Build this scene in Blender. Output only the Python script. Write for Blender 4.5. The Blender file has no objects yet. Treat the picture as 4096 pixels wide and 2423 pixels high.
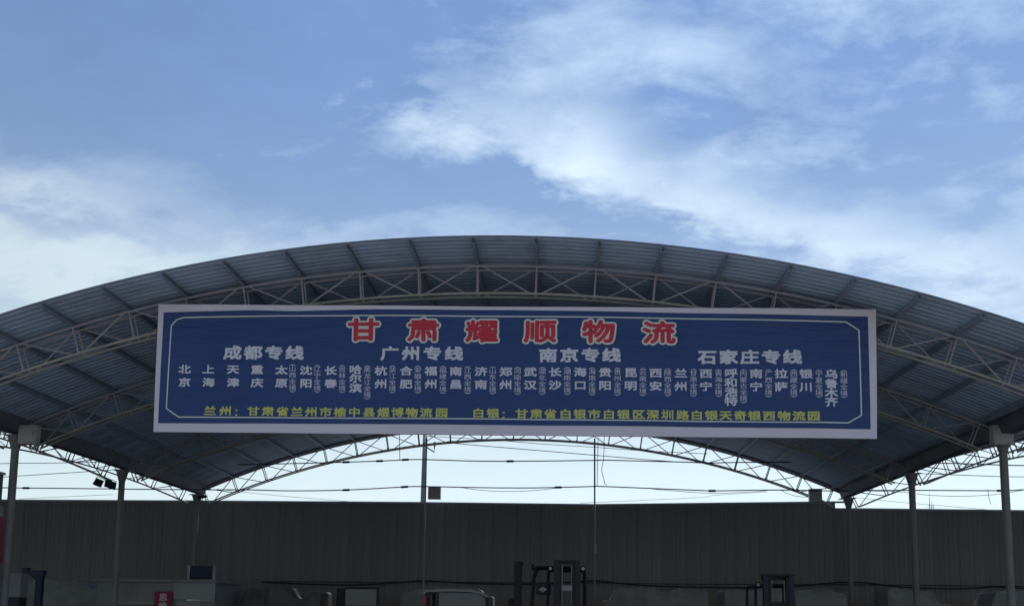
import bpy, bmesh, math, random
from mathutils import Vector, Matrix, noise as mnoise
random.seed(7)
scene = bpy.context.scene
COL = scene.collection
R = math.radians

# ------------------------------------------------------------------ camera, world, sun, exposure
cam_d = bpy.data.cameras.new('camera')
cam = bpy.data.objects.new('camera', cam_d); COL.objects.link(cam)
cam_d.sensor_fit = 'HORIZONTAL'; cam_d.sensor_width = 36.0
cam_d.lens = 34.436; cam_d.shift_y = 0.1783
cam_d.clip_start = 0.1; cam_d.clip_end = 9000
RT = Vector((0.99893365, 0.04490899, 0.01071213)); UP = Vector((-0.00490339, -0.12751101, 0.99182503))
FW = Vector((-0.04590777, 0.99081993, 0.12715484))
m = Matrix((( RT.x, UP.x, -FW.x, 1.4428), (RT.y, UP.y, -FW.y, -19.043), (RT.z, UP.z, -FW.z, 1.6), (0, 0, 0, 1)))
cam.matrix_world = m
scene.camera = cam

SUN_EL, SUN_AZ = R(64), R(30)          # azimuth measured from +Y (behind the sheds) towards +X
sun_d = bpy.data.lights.new('sun', 'SUN'); sun = bpy.data.objects.new('sun', sun_d); COL.objects.link(sun)
sun_d.energy = 3.0; sun_d.angle = R(5); sun_d.color = (1.0, 0.95, 0.88)
sdir = Vector((math.sin(SUN_AZ)*math.cos(SUN_EL), math.cos(SUN_AZ)*math.cos(SUN_EL), math.sin(SUN_EL)))
sun.rotation_euler = sdir.to_track_quat('Z', 'Y').to_euler()
sun.location = (20, 40, 60)

scene.view_settings.view_transform = 'Standard'; scene.view_settings.look = 'None'
scene.view_settings.gamma = 1.0; scene.view_settings.use_curve_mapping = False
scene.view_settings.exposure = 0.0
scene.cycles.max_bounces = 8; scene.cycles.diffuse_bounces = 5
scene.cycles.use_denoising = True

TITLE = [('甘', -2.418, 7.113), ('肃', -1.217, 7.102), ('耀', -0.055, 7.082), ('顺', 1.1, 7.071), ('物', 2.248, 7.06), ('流', 3.422, 7.041)]
HEADS = [('成都专线', [(-5.033, 6.65), (-4.617, 6.649), (-4.202, 6.649), (-3.788, 6.648)]), ('广州专线', [(-1.881, 6.633), (-1.455, 6.633), (-1.03, 6.632), (-0.606, 6.631)]), ('南京专线', [(1.256, 6.592), (1.67, 6.591), (2.083, 6.591), (2.495, 6.59)]), ('石家庄专线', [(4.36, 6.555), (4.771, 6.555), (5.18, 6.555), (5.589, 6.554), (5.997, 6.554)])]
CITIES = [('北京', [(-5.992, 6.317), (-5.978, 6.051)]), ('上海', [(-5.506, 6.313), (-5.492, 6.048)]), ('天津', [(-5.007, 6.309), (-4.994, 6.044)]), ('重庆', [(-4.524, 6.305), (-4.512, 6.04)]), ('太原', [(-4.038, 6.301), (-4.028, 6.037)]), ('沈阳', [(-3.547, 6.297), (-3.537, 6.033)]), ('长春', [(-3.054, 6.293), (-3.045, 6.029)]), ('杭州', [(-2.047, 6.285), (-2.04, 6.021)]), ('合肥', [(-1.545, 6.281), (-1.539, 6.017)]), ('福州', [(-1.051, 6.277), (-1.045, 6.014)]), ('南昌', [(-0.559, 6.273), (-0.554, 6.01)]), ('济南', [(-0.064, 6.268), (-0.06, 6.006)]), ('郑州', [(0.426, 6.264), (0.429, 6.002)]), ('武汉', [(0.907, 6.26), (0.909, 5.999)]), ('长沙', [(1.394, 6.256), (1.395, 5.995)]), ('海口', [(1.884, 6.252), (1.885, 5.991)]), ('贵阳', [(2.37, 6.248), (2.37, 5.988)]), ('昆明', [(2.868, 6.244), (2.867, 5.984)]), ('西安', [(3.355, 6.24), (3.353, 5.98)]), ('兰州', [(3.846, 6.236), (3.844, 5.976)]), ('西宁', [(4.33, 6.232), (4.326, 5.973)]), ('南宁', [(5.295, 6.224), (5.289, 5.965)]), ('拉萨', [(5.773, 6.221), (5.767, 5.962)]), ('银川', [(6.247, 6.217), (6.24, 5.958)]), ('哈尔滨', [(-2.556, 6.31), (-2.551, 6.133), (-2.545, 5.938)]), ('呼和浩特', [(4.814, 6.235), (4.811, 6.047), (4.807, 5.861), (4.804, 5.68)]), ('乌鲁木齐', [(6.733, 6.212), (6.728, 6.027), (6.722, 5.844), (6.717, 5.665)])]
BRACKETS = [('山西全境', [(-3.822, 6.396), (-3.819, 6.326), (-3.814, 6.199), (-3.809, 6.074), (-3.804, 5.948), (-3.801, 5.876)]), ('辽宁全境', [(-3.326, 6.391), (-3.324, 6.32), (-3.319, 6.194), (-3.314, 6.068), (-3.31, 5.943), (-3.307, 5.871)]), ('吉林全境', [(-2.827, 6.385), (-2.825, 6.315), (-2.821, 6.189), (-2.817, 6.063), (-2.812, 5.938), (-2.81, 5.866)]), ('黑龙江全境', [(-2.323, 6.379), (-2.321, 6.309), (-2.317, 6.183), (-2.313, 6.058), (-2.31, 5.933), (-2.306, 5.808), (-2.304, 5.736)]), ('浙江全境', [(-1.821, 6.374), (-1.819, 6.303), (-1.815, 6.178), (-1.812, 6.053), (-1.809, 5.928), (-1.807, 5.856)]), ('安徽全境', [(-1.315, 6.368), (-1.313, 6.298), (-1.31, 6.172), (-1.307, 6.047), (-1.304, 5.922), (-1.303, 5.851)]), ('福建全境', [(-0.817, 6.362), (-0.815, 6.292), (-0.813, 6.167), (-0.81, 6.042), (-0.808, 5.917), (-0.806, 5.846)]), ('江西全境', [(-0.328, 6.357), (-0.326, 6.287), (-0.324, 6.162), (-0.322, 6.037), (-0.32, 5.912), (-0.319, 5.841)]), ('山东全境', [(0.165, 6.351), (0.166, 6.281), (0.167, 6.157), (0.169, 6.032), (0.171, 5.907), (0.172, 5.836)]), ('河南全境', [(0.655, 6.346), (0.656, 6.276), (0.657, 6.151), (0.659, 6.027), (0.66, 5.903), (0.661, 5.831)]), ('湖北全境', [(1.141, 6.34), (1.141, 6.271), (1.142, 6.146), (1.143, 6.022), (1.144, 5.898), (1.144, 5.827)]), ('湖南全境', [(1.631, 6.335), (1.631, 6.265), (1.631, 6.141), (1.632, 6.017), (1.632, 5.893), (1.633, 5.822)]), ('海南全境', [(2.118, 6.329), (2.118, 6.26), (2.118, 6.136), (2.118, 6.012), (2.118, 5.888), (2.118, 5.817)]), ('贵州全境', [(2.612, 6.324), (2.611, 6.254), (2.611, 6.13), (2.611, 6.006), (2.61, 5.883), (2.61, 5.812)]), ('云南全境', [(3.107, 6.318), (3.106, 6.249), (3.105, 6.125), (3.105, 6.001), (3.104, 5.878), (3.103, 5.807)]), ('陕西全境', [(3.592, 6.313), (3.592, 6.243), (3.591, 6.12), (3.589, 5.996), (3.588, 5.873), (3.588, 5.802)]), ('甘肃全境', [(4.091, 6.307), (4.09, 6.238), (4.088, 6.114), (4.087, 5.991), (4.085, 5.868), (4.084, 5.797)]), ('青海全境', [(4.574, 6.302), (4.573, 6.233), (4.571, 6.109), (4.569, 5.986), (4.567, 5.863), (4.566, 5.792)]), ('内蒙古全境', [(5.054, 6.296), (5.053, 6.227), (5.05, 6.104), (5.048, 5.981), (5.046, 5.858), (5.043, 5.735), (5.042, 5.665)]), ('广西全境', [(5.535, 6.291), (5.533, 6.222), (5.53, 6.099), (5.528, 5.976), (5.525, 5.853), (5.523, 5.783)]), ('西藏全境', [(6.016, 6.286), (6.014, 6.217), (6.011, 6.094), (6.008, 5.971), (6.005, 5.848), (6.003, 5.778)]), ('宁夏全境', [(6.498, 6.28), (6.496, 6.211), (6.493, 6.088), (6.489, 5.966), (6.486, 5.843), (6.484, 5.773)]), ('新疆全境', [(6.976, 6.275), (6.974, 6.206), (6.97, 6.083), (6.966, 5.961), (6.962, 5.839), (6.96, 5.769)])]
ADDR = [('兰州：甘肃省兰州市榆中县煜博物流园', [(-5.438, 5.475), (-5.125, 5.473), (-4.905, 5.471), (-4.563, 5.468), (-4.271, 5.466), (-3.982, 5.464), (-3.697, 5.462), (-3.412, 5.46), (-3.124, 5.458), (-2.834, 5.456), (-2.551, 5.454), (-2.263, 5.451), (-1.974, 5.449), (-1.692, 5.447), (-1.41, 5.445), (-1.127, 5.443), (-0.824, 5.441)]), ('白银：甘肃省白银市白银区深圳路白银天奇银西物流园', [(-0.102, 5.436), (0.184, 5.433), (0.392, 5.432), (0.747, 5.429), (1.032, 5.427), (1.307, 5.425), (1.602, 5.423), (1.879, 5.421), (2.161, 5.419), (2.444, 5.417), (2.726, 5.415), (3.017, 5.412), (3.292, 5.41), (3.577, 5.408), (3.869, 5.406), (4.143, 5.404), (4.421, 5.402), (4.694, 5.4), (4.974, 5.398), (5.246, 5.396), (5.525, 5.394), (5.811, 5.392), (6.09, 5.39), (6.369, 5.388)])]
OUTER = [(-6.609, 7.666), (7.64, 7.514), (7.564, 4.956), (-6.566, 5.057)]
BLUE = [(-6.491, 7.495), (-4.668, 7.532), (-3.838, 7.512), (-2.357, 7.54), (0.498, 7.522), (4.111, 7.444), (7.479, 7.367), (7.447, 5.139), (2.508, 5.192), (-2.288, 5.222), (-6.477, 5.23)]
LINE = [(-6.079, 7.384), (-6.223, 7.334), (-6.317, 7.213), (-6.322, 5.525), (-6.065, 5.353), (0.682, 5.321), (7.027, 5.26), (7.281, 5.408), (7.296, 7.091), (7.05, 7.261), (3.719, 7.337), (0.661, 7.388), (-1.697, 7.41), (-4.165, 7.412)]
CABLES = {'upper': [(-15.116, 6.773), (-12.187, 6.799), (-10.731, 6.825), (-9.618, 6.839), (-6.251, 6.938), (-4.816, 6.992), (-3.625, 7.044), (-1.533, 6.995), (0.065, 6.996), (2.793, 7.035), (3.121, 7.046), (6.012, 6.986), (6.829, 6.96), (8.956, 6.992), (14.686, 6.986), (17.127, 6.926), (17.938, 6.91), (19.197, 6.934)], 'lower': [(-20.12, 5.949), (-18.488, 5.928), (-17.405, 5.924), (-14.709, 5.909), (-11.789, 5.895), (-9.962, 5.904), (-8.276, 5.874), (-6.218, 5.914), (-4.267, 6.028), (-3.507, 6.056), (-1.518, 6.028), (0.216, 6.022), (1.483, 6.048), (2.746, 6.087), (3.119, 6.089), (6.555, 5.965), (7.137, 5.954), (9.301, 5.993), (11.543, 5.968), (11.917, 5.984), (13.828, 6.007), (17.08, 6.01), (17.89, 6.047), (19.144, 6.035)], 'sag1': [(-2.047, 6.03), (-1.574, 5.956), (-1.007, 5.907), (-0.394, 5.887), (0.217, 5.899), (0.874, 5.95), (1.53, 6.039)], 'sag2': [(4.841, 6.003), (5.768, 5.928), (6.554, 5.876), (7.32, 5.866), (8.473, 5.924), (9.301, 5.993), (9.62, 5.873), (9.938, 5.772), (10.349, 5.742)], 'sag3': [(12.008, 5.97), (13.508, 5.95), (14.411, 5.848), (15.313, 5.802), (16.215, 5.82), (17.074, 5.894), (17.89, 6.038)], 'diag1': [(-2.353, 7.735), (-2.457, 7.672), (-0.081, 7.469), (2.793, 7.235), (4.616, 7.084), (6.012, 6.986)], 'diag2': [(-3.32, 7.92), (-0.985, 7.797), (0.862, 7.649), (2.793, 7.535), (4.618, 7.407), (6.574, 7.319), (6.833, 7.287)], 'left1': [(-20.189, 6.777), (-19.202, 6.84), (-17.129, 6.872), (-15.557, 6.912), (-14.774, 6.945)], 'left2': [(-20.147, 6.265), (-18.475, 6.394), (-16.122, 6.551), (-14.756, 6.653)], 'right1': [(14.08, 6.624), (15.574, 6.57), (17.106, 6.521), (17.916, 6.51), (19.171, 6.484)], 'drop1': [(-4.332, 8.043), (-4.304, 7.513), (-4.282, 7.004)], 'drop2': [(2.919, 7.87), (2.896, 6.964), (2.881, 6.074)], 'drop3': [(3.136, 7.99), (3.126, 7.345), (3.111, 7.084), (3.074, 6.87), (3.045, 6.68), (3.082, 6.491), (3.129, 6.302), (3.157, 6.184), (3.236, 6.132)], 'far1': [(-13.813, 6.91), (-11.669, 6.685), (-9.303, 6.493), (-7.246, 6.341)], 'far2': [(2.471, 6.373), (5.044, 6.503), (7.718, 6.651), (8.378, 6.752), (10.642, 6.914)], 'far3': [(-22.879, 6.417), (-21.075, 6.511), (-18.56, 6.637)], 'far4': [(14.467, 6.682), (16.634, 6.466), (18.735, 6.296), (20.11, 6.18)]}
WALLLINE = [(-9.472, 2.58), (-7.639, 2.522), (-6.119, 2.507), (-4.759, 2.58), (-3.403, 2.682), (-1.748, 2.608), (-0.251, 2.592), (1.24, 2.621), (2.8, 2.74), (4.353, 2.606), (6.415, 2.552), (9.341, 2.566), (11.962, 2.781), (13.691, 2.637), (15.127, 2.578), (16.275, 2.603), (17.136, 2.655), (18.118, 2.621)]
FLOOD = [(-12.592, 5.377), (-12.209, 5.319)]
CCTV = [(-11.694, 5.69)]
SHRUB = [(15.724, 6.359), (15.743, 5.655), (15.85, 5.645), (16.099, 5.732)]
HANG = [(16.595, 6.04), (16.618, 5.762), (16.672, 5.509)]
REDBAN = [(4.98, 3.823), (5.141, 2.65), (4.767, 4.098), (4.853, 3.811), (4.935, 4.149), (5.099, 4.902), (4.658, 4.89)]
HILL = [(-545.41, 109.391), (-521.243, 106.346), (-514.049, 105.117), (-507.478, 103.506)]
BLOBS = [(-0.5056, 0.3788, 0.0844, 0.0158, 0.0396, 0.55), (-0.3909, 0.3262, 0.1263, 0.0287, -0.019, 0.8), (-0.5314, 0.3027, 0.0811, 0.0372, -0.025, 0.85), (-0.0744, 0.4747, 0.1022, 0.0213, -0.3839, 0.45), (0.0399, 0.4521, 0.0463, 0.0316, -0.5589, 0.5), (0.1088, 0.4195, 0.0853, 0.0171, -0.357, 0.3), (0.2621, 0.5382, 0.0904, 0.0246, -0.4123, -0.2), (0.2126, 0.3824, 0.1316, 0.0247, -0.3057, 0.6), (0.3767, 0.3278, 0.0953, 0.022, -0.2648, 0.5), (0.1811, 0.4484, 0.0499, 0.0173, 0.6079, 0.25), (-0.2519, 0.3592, 0.0711, 0.0126, 0.2067, 0.35), (-0.0179, 0.5537, 0.0754, 0.1065, -0.1409, 0.3), (0.2487, 0.5023, 0.0656, 0.1352, -0.4826, 0.12), (0.3611, 0.3882, 0.0943, 0.0145, 0.0994, 0.2), (0.3636, 0.441, 0.1151, 0.0345, -0.4692, -0.2), (0.1352, 0.4845, 0.0678, 0.017, -0.434, -0.2), (-0.223, 0.4853, 0.0709, 0.0375, -0.2178, -0.35), (-0.2526, 0.5694, 0.0691, 0.0345, 0.1021, -0.25), (0.3243, 0.4076, 0.0776, 0.0155, -0.2919, -0.25), (0.1231, 0.5383, 0.1265, 0.0506, -0.4892, 0.1), (-0.3464, 0.4468, 0.1652, 0.0461, -0.3246, -0.45), (-0.4592, 0.4949, 0.1563, 0.0484, 0.0347, -0.2), (-0.0386, 0.4188, 0.0783, 0.0174, -0.178, -0.35), (-0.1602, 0.4114, 0.0643, 0.0257, -0.1045, -0.2), (0.4066, 0.3528, 0.0551, 0.012, 0.2142, -0.25), (-0.2938, 0.5412, 0.1057, 0.0338, 0.1188, -0.2), (-0.4675, 0.3492, 0.0652, 0.0109, 0.0137, -0.3)]

world = bpy.data.worlds.new('World'); scene.world = world; world.use_nodes = True
wt = world.node_tree; wn = wt.nodes; wl = wt.links; wn.clear()
def wmath(op, a, b=None, c=None, clamp=False):
    n = wn.new('ShaderNodeMath'); n.operation = op; n.use_clamp = clamp
    for i, v in enumerate((a, b, c)):
        if v is None: continue
        if isinstance(v, (int, float)): n.inputs[i].default_value = v
        else: wl.new(v, n.inputs[i])
    return n.outputs[0]
w_out = wn.new('ShaderNodeOutputWorld'); w_bg = wn.new('ShaderNodeBackground')
wl.new(w_bg.outputs[0], w_out.inputs[0])
sky = wn.new('ShaderNodeTexSky'); sky.sky_type = 'NISHITA'; sky.sun_disc = False
sky.sun_elevation = SUN_EL; sky.sun_rotation = SUN_AZ
sky.altitude = 1700; sky.air_density = 1.0; sky.dust_density = 1.0; sky.ozone_density = 1.5
tc = wn.new('ShaderNodeTexCoord')
sep = wn.new('ShaderNodeSeparateXYZ'); wl.new(tc.outputs['Generated'], sep.inputs[0])
dx, dy, dz = sep.outputs
AZ = wmath('ARCTAN2', dx, dy); EL = wmath('ARCSINE', dz)
den = wmath('ADD', wmath('MAXIMUM', dz, 0.0), 0.22)
comb = wn.new('ShaderNodeCombineXYZ')
wl.new(wmath('DIVIDE', dx, den), comb.inputs[0]); wl.new(wmath('DIVIDE', dy, den), comb.inputs[1])
def wnoise(scale, detail, rough, dist, rotz, stretch, off=0.0):
    mp = wn.new('ShaderNodeMapping'); mp.inputs['Rotation'].default_value = (0, 0, rotz)
    mp.inputs['Scale'].default_value = (1, stretch, 1); mp.inputs['Location'].default_value = (off, off*0.7, off*0.3)
    wl.new(comb.outputs[0], mp.inputs[0])
    n = wn.new('ShaderNodeTexNoise'); n.inputs['Scale'].default_value = scale; n.inputs['Detail'].default_value = detail
    n.inputs['Roughness'].default_value = rough; n.inputs['Distortion'].default_value = dist
    wl.new(mp.outputs[0], n.inputs['Vector']); return n.outputs[0]
n_big = wnoise(1.7, 8, 0.58, 0.35, 0.5, 1.25, 3.1)
n_streak = wnoise(3.6, 9, 0.62, 0.35, -0.6, 1.7, 9.2)
n_fine = wnoise(9.0, 8, 0.62, 0.2, 0.4, 1.3, 1.7)
warpu = wmath('MULTIPLY', wmath('SUBTRACT', n_streak, 0.5), 0.16)
warpv = wmath('MULTIPLY', wmath('SUBTRACT', n_fine, 0.5), 0.09)
blob_sum = None
for (a0, e0, sa, sb, ang, wgt) in BLOBS:
    p = wmath('ADD', wmath('SUBTRACT', AZ, a0), warpu); q = wmath('ADD', wmath('SUBTRACT', EL, e0), warpv)
    c, s = math.cos(ang), math.sin(ang)
    u = wmath('DIVIDE', wmath('ADD', wmath('MULTIPLY', p, c), wmath('MULTIPLY', q, s)), sa)
    v = wmath('DIVIDE', wmath('SUBTRACT', wmath('MULTIPLY', q, c), wmath('MULTIPLY', p, s)), sb)
    r2 = wmath('ADD', wmath('MULTIPLY', u, u), wmath('MULTIPLY', v, v))
    g = wmath('MULTIPLY', wmath('EXPONENT', wmath('MULTIPLY', r2, -0.8)), wgt)
    blob_sum = g if blob_sum is None else wmath('ADD', blob_sum, g)
base = wmath('ADD', wmath('MULTIPLY', wmath('SUBTRACT', n_big, 0.5), 0.9), wmath('MULTIPLY', wmath('SUBTRACT', n_streak, 0.5), 1.25))
base = wmath('ADD', base, wmath('MULTIPLY', wmath('SUBTRACT', n_fine, 0.5), 0.75))
dens = wmath('ADD', wmath('ADD', base, wmath('MULTIPLY', blob_sum, 0.80)), 0.11, clamp=True)
hz = wmath('EXPONENT', wmath('MULTIPLY', wmath('POWER', wmath('DIVIDE', wmath('MAXIMUM', EL, 0.0), 0.255), 2.0), -1.0))          # milky air low over the horizon
def wmix(f, a, b):
    n = wn.new('ShaderNodeMix'); n.data_type = 'RGBA'
    wl.new(f, n.inputs[0])
    for i, v in ((6, a), (7, b)):
        if isinstance(v, tuple): n.inputs[i].default_value = v
        else: wl.new(v, n.inputs[i])
    return n.outputs[2]
vd = wn.new('ShaderNodeVectorMath'); vd.operation = 'DOT_PRODUCT'; wl.new(tc.outputs['Generated'], vd.inputs[0]); vd.inputs[1].default_value = sdir
# thin cloud and haze scatter forwards: brighter towards the sun, dimmer with the sun behind one's back
fwd = wmath('MINIMUM', wmath('POWER', wmath('DIVIDE', wmath('MULTIPLY', wmath('ADD', vd.outputs['Value'], 1.0), 0.5), 0.83), 2.0), 1.2)
def wscale(c):
    n = wn.new('ShaderNodeVectorMath'); n.operation = 'SCALE'; n.inputs[0].default_value = c; wl.new(fwd, n.inputs['Scale']); return n.outputs[0]
veil = wmix(wmath('ADD', wmath('ADD', wmath('MULTIPLY', n_big, 0.3), wmath('MULTIPLY', n_fine, 0.35)), 0.15), sky.outputs[0], wscale((2.4, 4.1, 8.1)))    # thin high cloud veil
CL = wmix(dens, veil, wscale((7.0, 8.6, 10.0)))
fwd = wmath('POWER', fwd, 0.5)
SKYC = wmix(wmath('MULTIPLY', hz, 0.95, clamp=True), CL, wscale((10.3, 12.2, 12.3)))
wl.new(SKYC, w_bg.inputs[0]); w_bg.inputs[1].default_value = 0.1

world.cycles.sampling_method = 'MANUAL'; world.cycles.sample_map_resolution = 512

# ------------------------------------------------------------------ helpers
def new_mat(name, col, rough=0.6, metal=0.0, var=0.12, scale=3.0, bump=0.0, bscale=40.0, spec=0.4, dirt=None, dscale=0.8, stretch=(1,1,1), objvar=0.0):
    mt = bpy.data.materials.new(name); mt.use_nodes = True
    nt = mt.node_tree; b = nt.nodes['Principled BSDF']
    b.inputs['Roughness'].default_value = rough; b.inputs['Metallic'].default_value = metal
    b.inputs['Specular IOR Level'].default_value = spec
    t = nt.nodes.new('ShaderNodeTexCoord'); mp = nt.nodes.new('ShaderNodeMapping'); mp.inputs['Scale'].default_value = stretch
    nt.links.new(t.outputs['Object'], mp.inputs[0])
    n = nt.nodes.new('ShaderNodeTexNoise'); n.inputs['Scale'].default_value = scale; n.inputs['Detail'].default_value = 6
    nt.links.new(mp.outputs[0], n.inputs['Vector'])
    r = nt.nodes.new('ShaderNodeValToRGB')
    r.color_ramp.elements[0].position = 0.3; r.color_ramp.elements[1].position = 0.7
    r.color_ramp.elements[0].color = tuple(c*(1-var) for c in col) + (1,)
    r.color_ramp.elements[1].color = tuple(min(1, c*(1+var)) for c in col) + (1,)
    nt.links.new(n.outputs[0], r.inputs[0]); last = r.outputs[0]
    if dirt:
        n2 = nt.nodes.new('ShaderNodeTexNoise'); n2.inputs['Scale'].default_value = dscale; n2.inputs['Detail'].default_value = 8
        n2.inputs['Roughness'].default_value = 0.65
        nt.links.new(mp.outputs[0], n2.inputs['Vector'])
        rr = nt.nodes.new('ShaderNodeValToRGB'); rr.color_ramp.elements[0].position = 0.5; rr.color_ramp.elements[1].position = 0.72
        rr.color_ramp.elements[1].color = (0.75, 0.75, 0.75, 1)
        nt.links.new(n2.outputs[0], rr.inputs[0])
        mx = nt.nodes.new('ShaderNodeMix'); mx.data_type = 'RGBA'
        nt.links.new(rr.outputs[0], mx.inputs[0]); nt.links.new(last, mx.inputs[6]); mx.inputs[7].default_value = tuple(dirt) + (1,)
        last = mx.outputs[2]
    if objvar:      # sheets from different batches differ a little
        oi = nt.nodes.new('ShaderNodeObjectInfo'); mr = nt.nodes.new('ShaderNodeMapRange')
        mr.inputs[3].default_value = 1-objvar; mr.inputs[4].default_value = 1+objvar
        nt.links.new(oi.outputs['Random'], mr.inputs[0])
        sc_ = nt.nodes.new('ShaderNodeVectorMath'); sc_.operation = 'SCALE'
        nt.links.new(last, sc_.inputs[0]); nt.links.new(mr.outputs[0], sc_.inputs['Scale']); last = sc_.outputs[0]
    nt.links.new(last, b.inputs['Base Color'])
    if bump:
        n3 = nt.nodes.new('ShaderNodeTexNoise'); n3.inputs['Scale'].default_value = bscale; n3.inputs['Detail'].default_value = 4
        nt.links.new(mp.outputs[0], n3.inputs['Vector'])
        bp = nt.nodes.new('ShaderNodeBump'); bp.inputs['Strength'].default_value = bump; bp.inputs['Distance'].default_value = 0.02
        nt.links.new(n3.outputs[0], bp.inputs['Height']); nt.links.new(bp.outputs[0], b.inputs['Normal'])
    return mt

M = {}
M['roof'] = new_mat('roof_sheet_steel', (0.46, 0.58, 0.73), 0.5, 0.0, 0.10, 1.5, objvar=0.10, dirt=(0.30, 0.30, 0.32), dscale=0.7)
M['truss'] = new_mat('truss_paint', (0.42, 0.38, 0.40), 0.5, 0.0, 0.12, 4, dirt=(0.36, 0.31, 0.29), dscale=2.0)
M['chord'] = new_mat('chord_paint', (0.42, 0.39, 0.32), 0.5, 0.0, 0.12, 3, dirt=(0.34, 0.29, 0.2), dscale=1.2)
M['purlin'] = new_mat('purlin_steel', (0.36, 0.40, 0.48), 0.5, 0.2, 0.12, 3)
M['gutter'] = new_mat('gutter_steel', (0.13, 0.14, 0.17), 0.6, 0.1, 0.15, 2)
M['column'] = new_mat('column_paint', (0.27, 0.265, 0.25), 0.5, 0.0, 0.12, 3, dirt=(0.18, 0.16, 0.14), dscale=1.5)
M['wall'] = new_mat('wall_sheet', (0.24, 0.237, 0.23), 0.6, 0.0, 0.12, 0.7, dirt=(0.17, 0.16, 0.15), dscale=0.6, stretch=(3, 1, 0.35), objvar=0.06)
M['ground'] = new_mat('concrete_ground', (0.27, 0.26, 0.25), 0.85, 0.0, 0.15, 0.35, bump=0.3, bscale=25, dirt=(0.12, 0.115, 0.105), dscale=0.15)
M['floor'] = new_mat('low_bounce_concrete', (0.105, 0.10, 0.095), 0.7, 0.0, 0.2, 0.5, bump=0.2, bscale=20, dirt=(0.06, 0.057, 0.054), dscale=0.3)  # kept dark so the added slab bounces little light under the roof
M['white'] = new_mat('banner_white', (0.79, 0.70, 0.76), 0.55, 0.0, 0.035, 0.9, bump=0.12, bscale=3)
M['letter'] = new_mat('letter_white', (0.74, 0.71, 0.76), 0.55, 0.0, 0.04, 2)
M['red'] = new_mat('letter_red', (0.62, 0.035, 0.06), 0.5, 0.0, 0.10, 3)
M['yellow'] = new_mat('letter_yellow', (0.66, 0.64, 0.17), 0.5, 0.0, 0.06, 3)
M['line'] = new_mat('line_cream', (0.74, 0.76, 0.66), 0.5, 0.0, 0.05, 3)
M['dark'] = new_mat('dark_metal', (0.035, 0.035, 0.04), 0.5, 0.3, 0.2, 4)
M['black'] = new_mat('black_rubber', (0.018, 0.018, 0.018), 0.8, 0.0, 0.2, 6)
M['cable'] = new_mat('cable_sheath', (0.02, 0.02, 0.022), 0.6, 0.0, 0.2, 4)
M['greypipe'] = new_mat('grey_pipe', (0.35, 0.35, 0.36), 0.4, 0.2, 0.12, 4)
M['box'] = new_mat('enclosure_paint', (0.50, 0.50, 0.47), 0.5, 0.0, 0.08, 2, dirt=(0.25, 0.23, 0.2), dscale=2)
M['blue'] = new_mat('blue_steel', (0.02, 0.03, 0.085), 0.45, 0.0, 0.12, 3)
M['yel'] = new_mat('forklift_yellow', (0.40, 0.22, 0.03), 0.45, 0.0, 0.12, 3, dirt=(0.12, 0.09, 0.05), dscale=2)
M['indigo'] = new_mat('mast_indigo', (0.035, 0.034, 0.06), 0.4, 0.3, 0.12, 3)
M['chrome'] = new_mat('bright_metal', (0.75, 0.75, 0.75), 0.2, 0.9, 0.03, 3)
M['lampglass'] = new_mat('lamp_lens', (0.85, 0.85, 0.83), 0.15, 0.0, 0.05, 8, spec=0.8)
M['cabin'] = new_mat('cabin_panel', (0.30, 0.30, 0.295), 0.55, 0.0, 0.10, 1.2, dirt=(0.22, 0.2, 0.17), dscale=0.9)
M['cabin2'] = new_mat('cabin_pale_panel', (0.42, 0.42, 0.41), 0.5, 0.0, 0.08, 1.2, dirt=(0.3, 0.28, 0.24), dscale=0.9)
M['glass'] = new_mat('window_glass', (0.03, 0.035, 0.04), 0.08, 0.0, 0.1, 2, spec=0.7)
M['signred'] = new_mat('sign_red', (0.42, 0.02, 0.05), 0.5, 0.0, 0.08, 2)
M['tarp'] = new_mat('tarpaulin', (0.33, 0.33, 0.32), 0.6, 0.0, 0.25, 1.6, bump=0.6, bscale=6, dirt=(0.2, 0.2, 0.19), dscale=1.5)
M['tarp2'] = new_mat('dark_tarpaulin', (0.14, 0.145, 0.14), 0.5, 0.0, 0.25, 1.6, bump=0.6, bscale=6)
M['van'] = new_mat('vehicle_paint', (0.36, 0.36, 0.355), 0.35, 0.0, 0.06, 2, dirt=(0.3, 0.28, 0.25), dscale=2)
M['lampred'] = new_mat('lamp_red', (0.62, 0.02, 0.08), 0.25, 0.0, 0.05, 5)
M['concrete'] = new_mat('pole_concrete', (0.42, 0.42, 0.40), 0.8, 0.0, 0.12, 3, dirt=(0.3, 0.28, 0.26), dscale=2)
M['hill'] = new_mat('hill_earth', (0.24, 0.22, 0.20), 0.9, 0.0, 0.2, 0.02)
M['leaf'] = new_mat('dry_leaf', (0.07, 0.08, 0.04), 0.7, 0.0, 0.3, 5)
M['bark'] = new_mat('twig_bark', (0.06, 0.05, 0.04), 0.8, 0.0, 0.2, 5)
M['seat'] = new_mat('seat_vinyl', (0.03, 0.03, 0.03), 0.5, 0.0, 0.2, 5)

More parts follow.
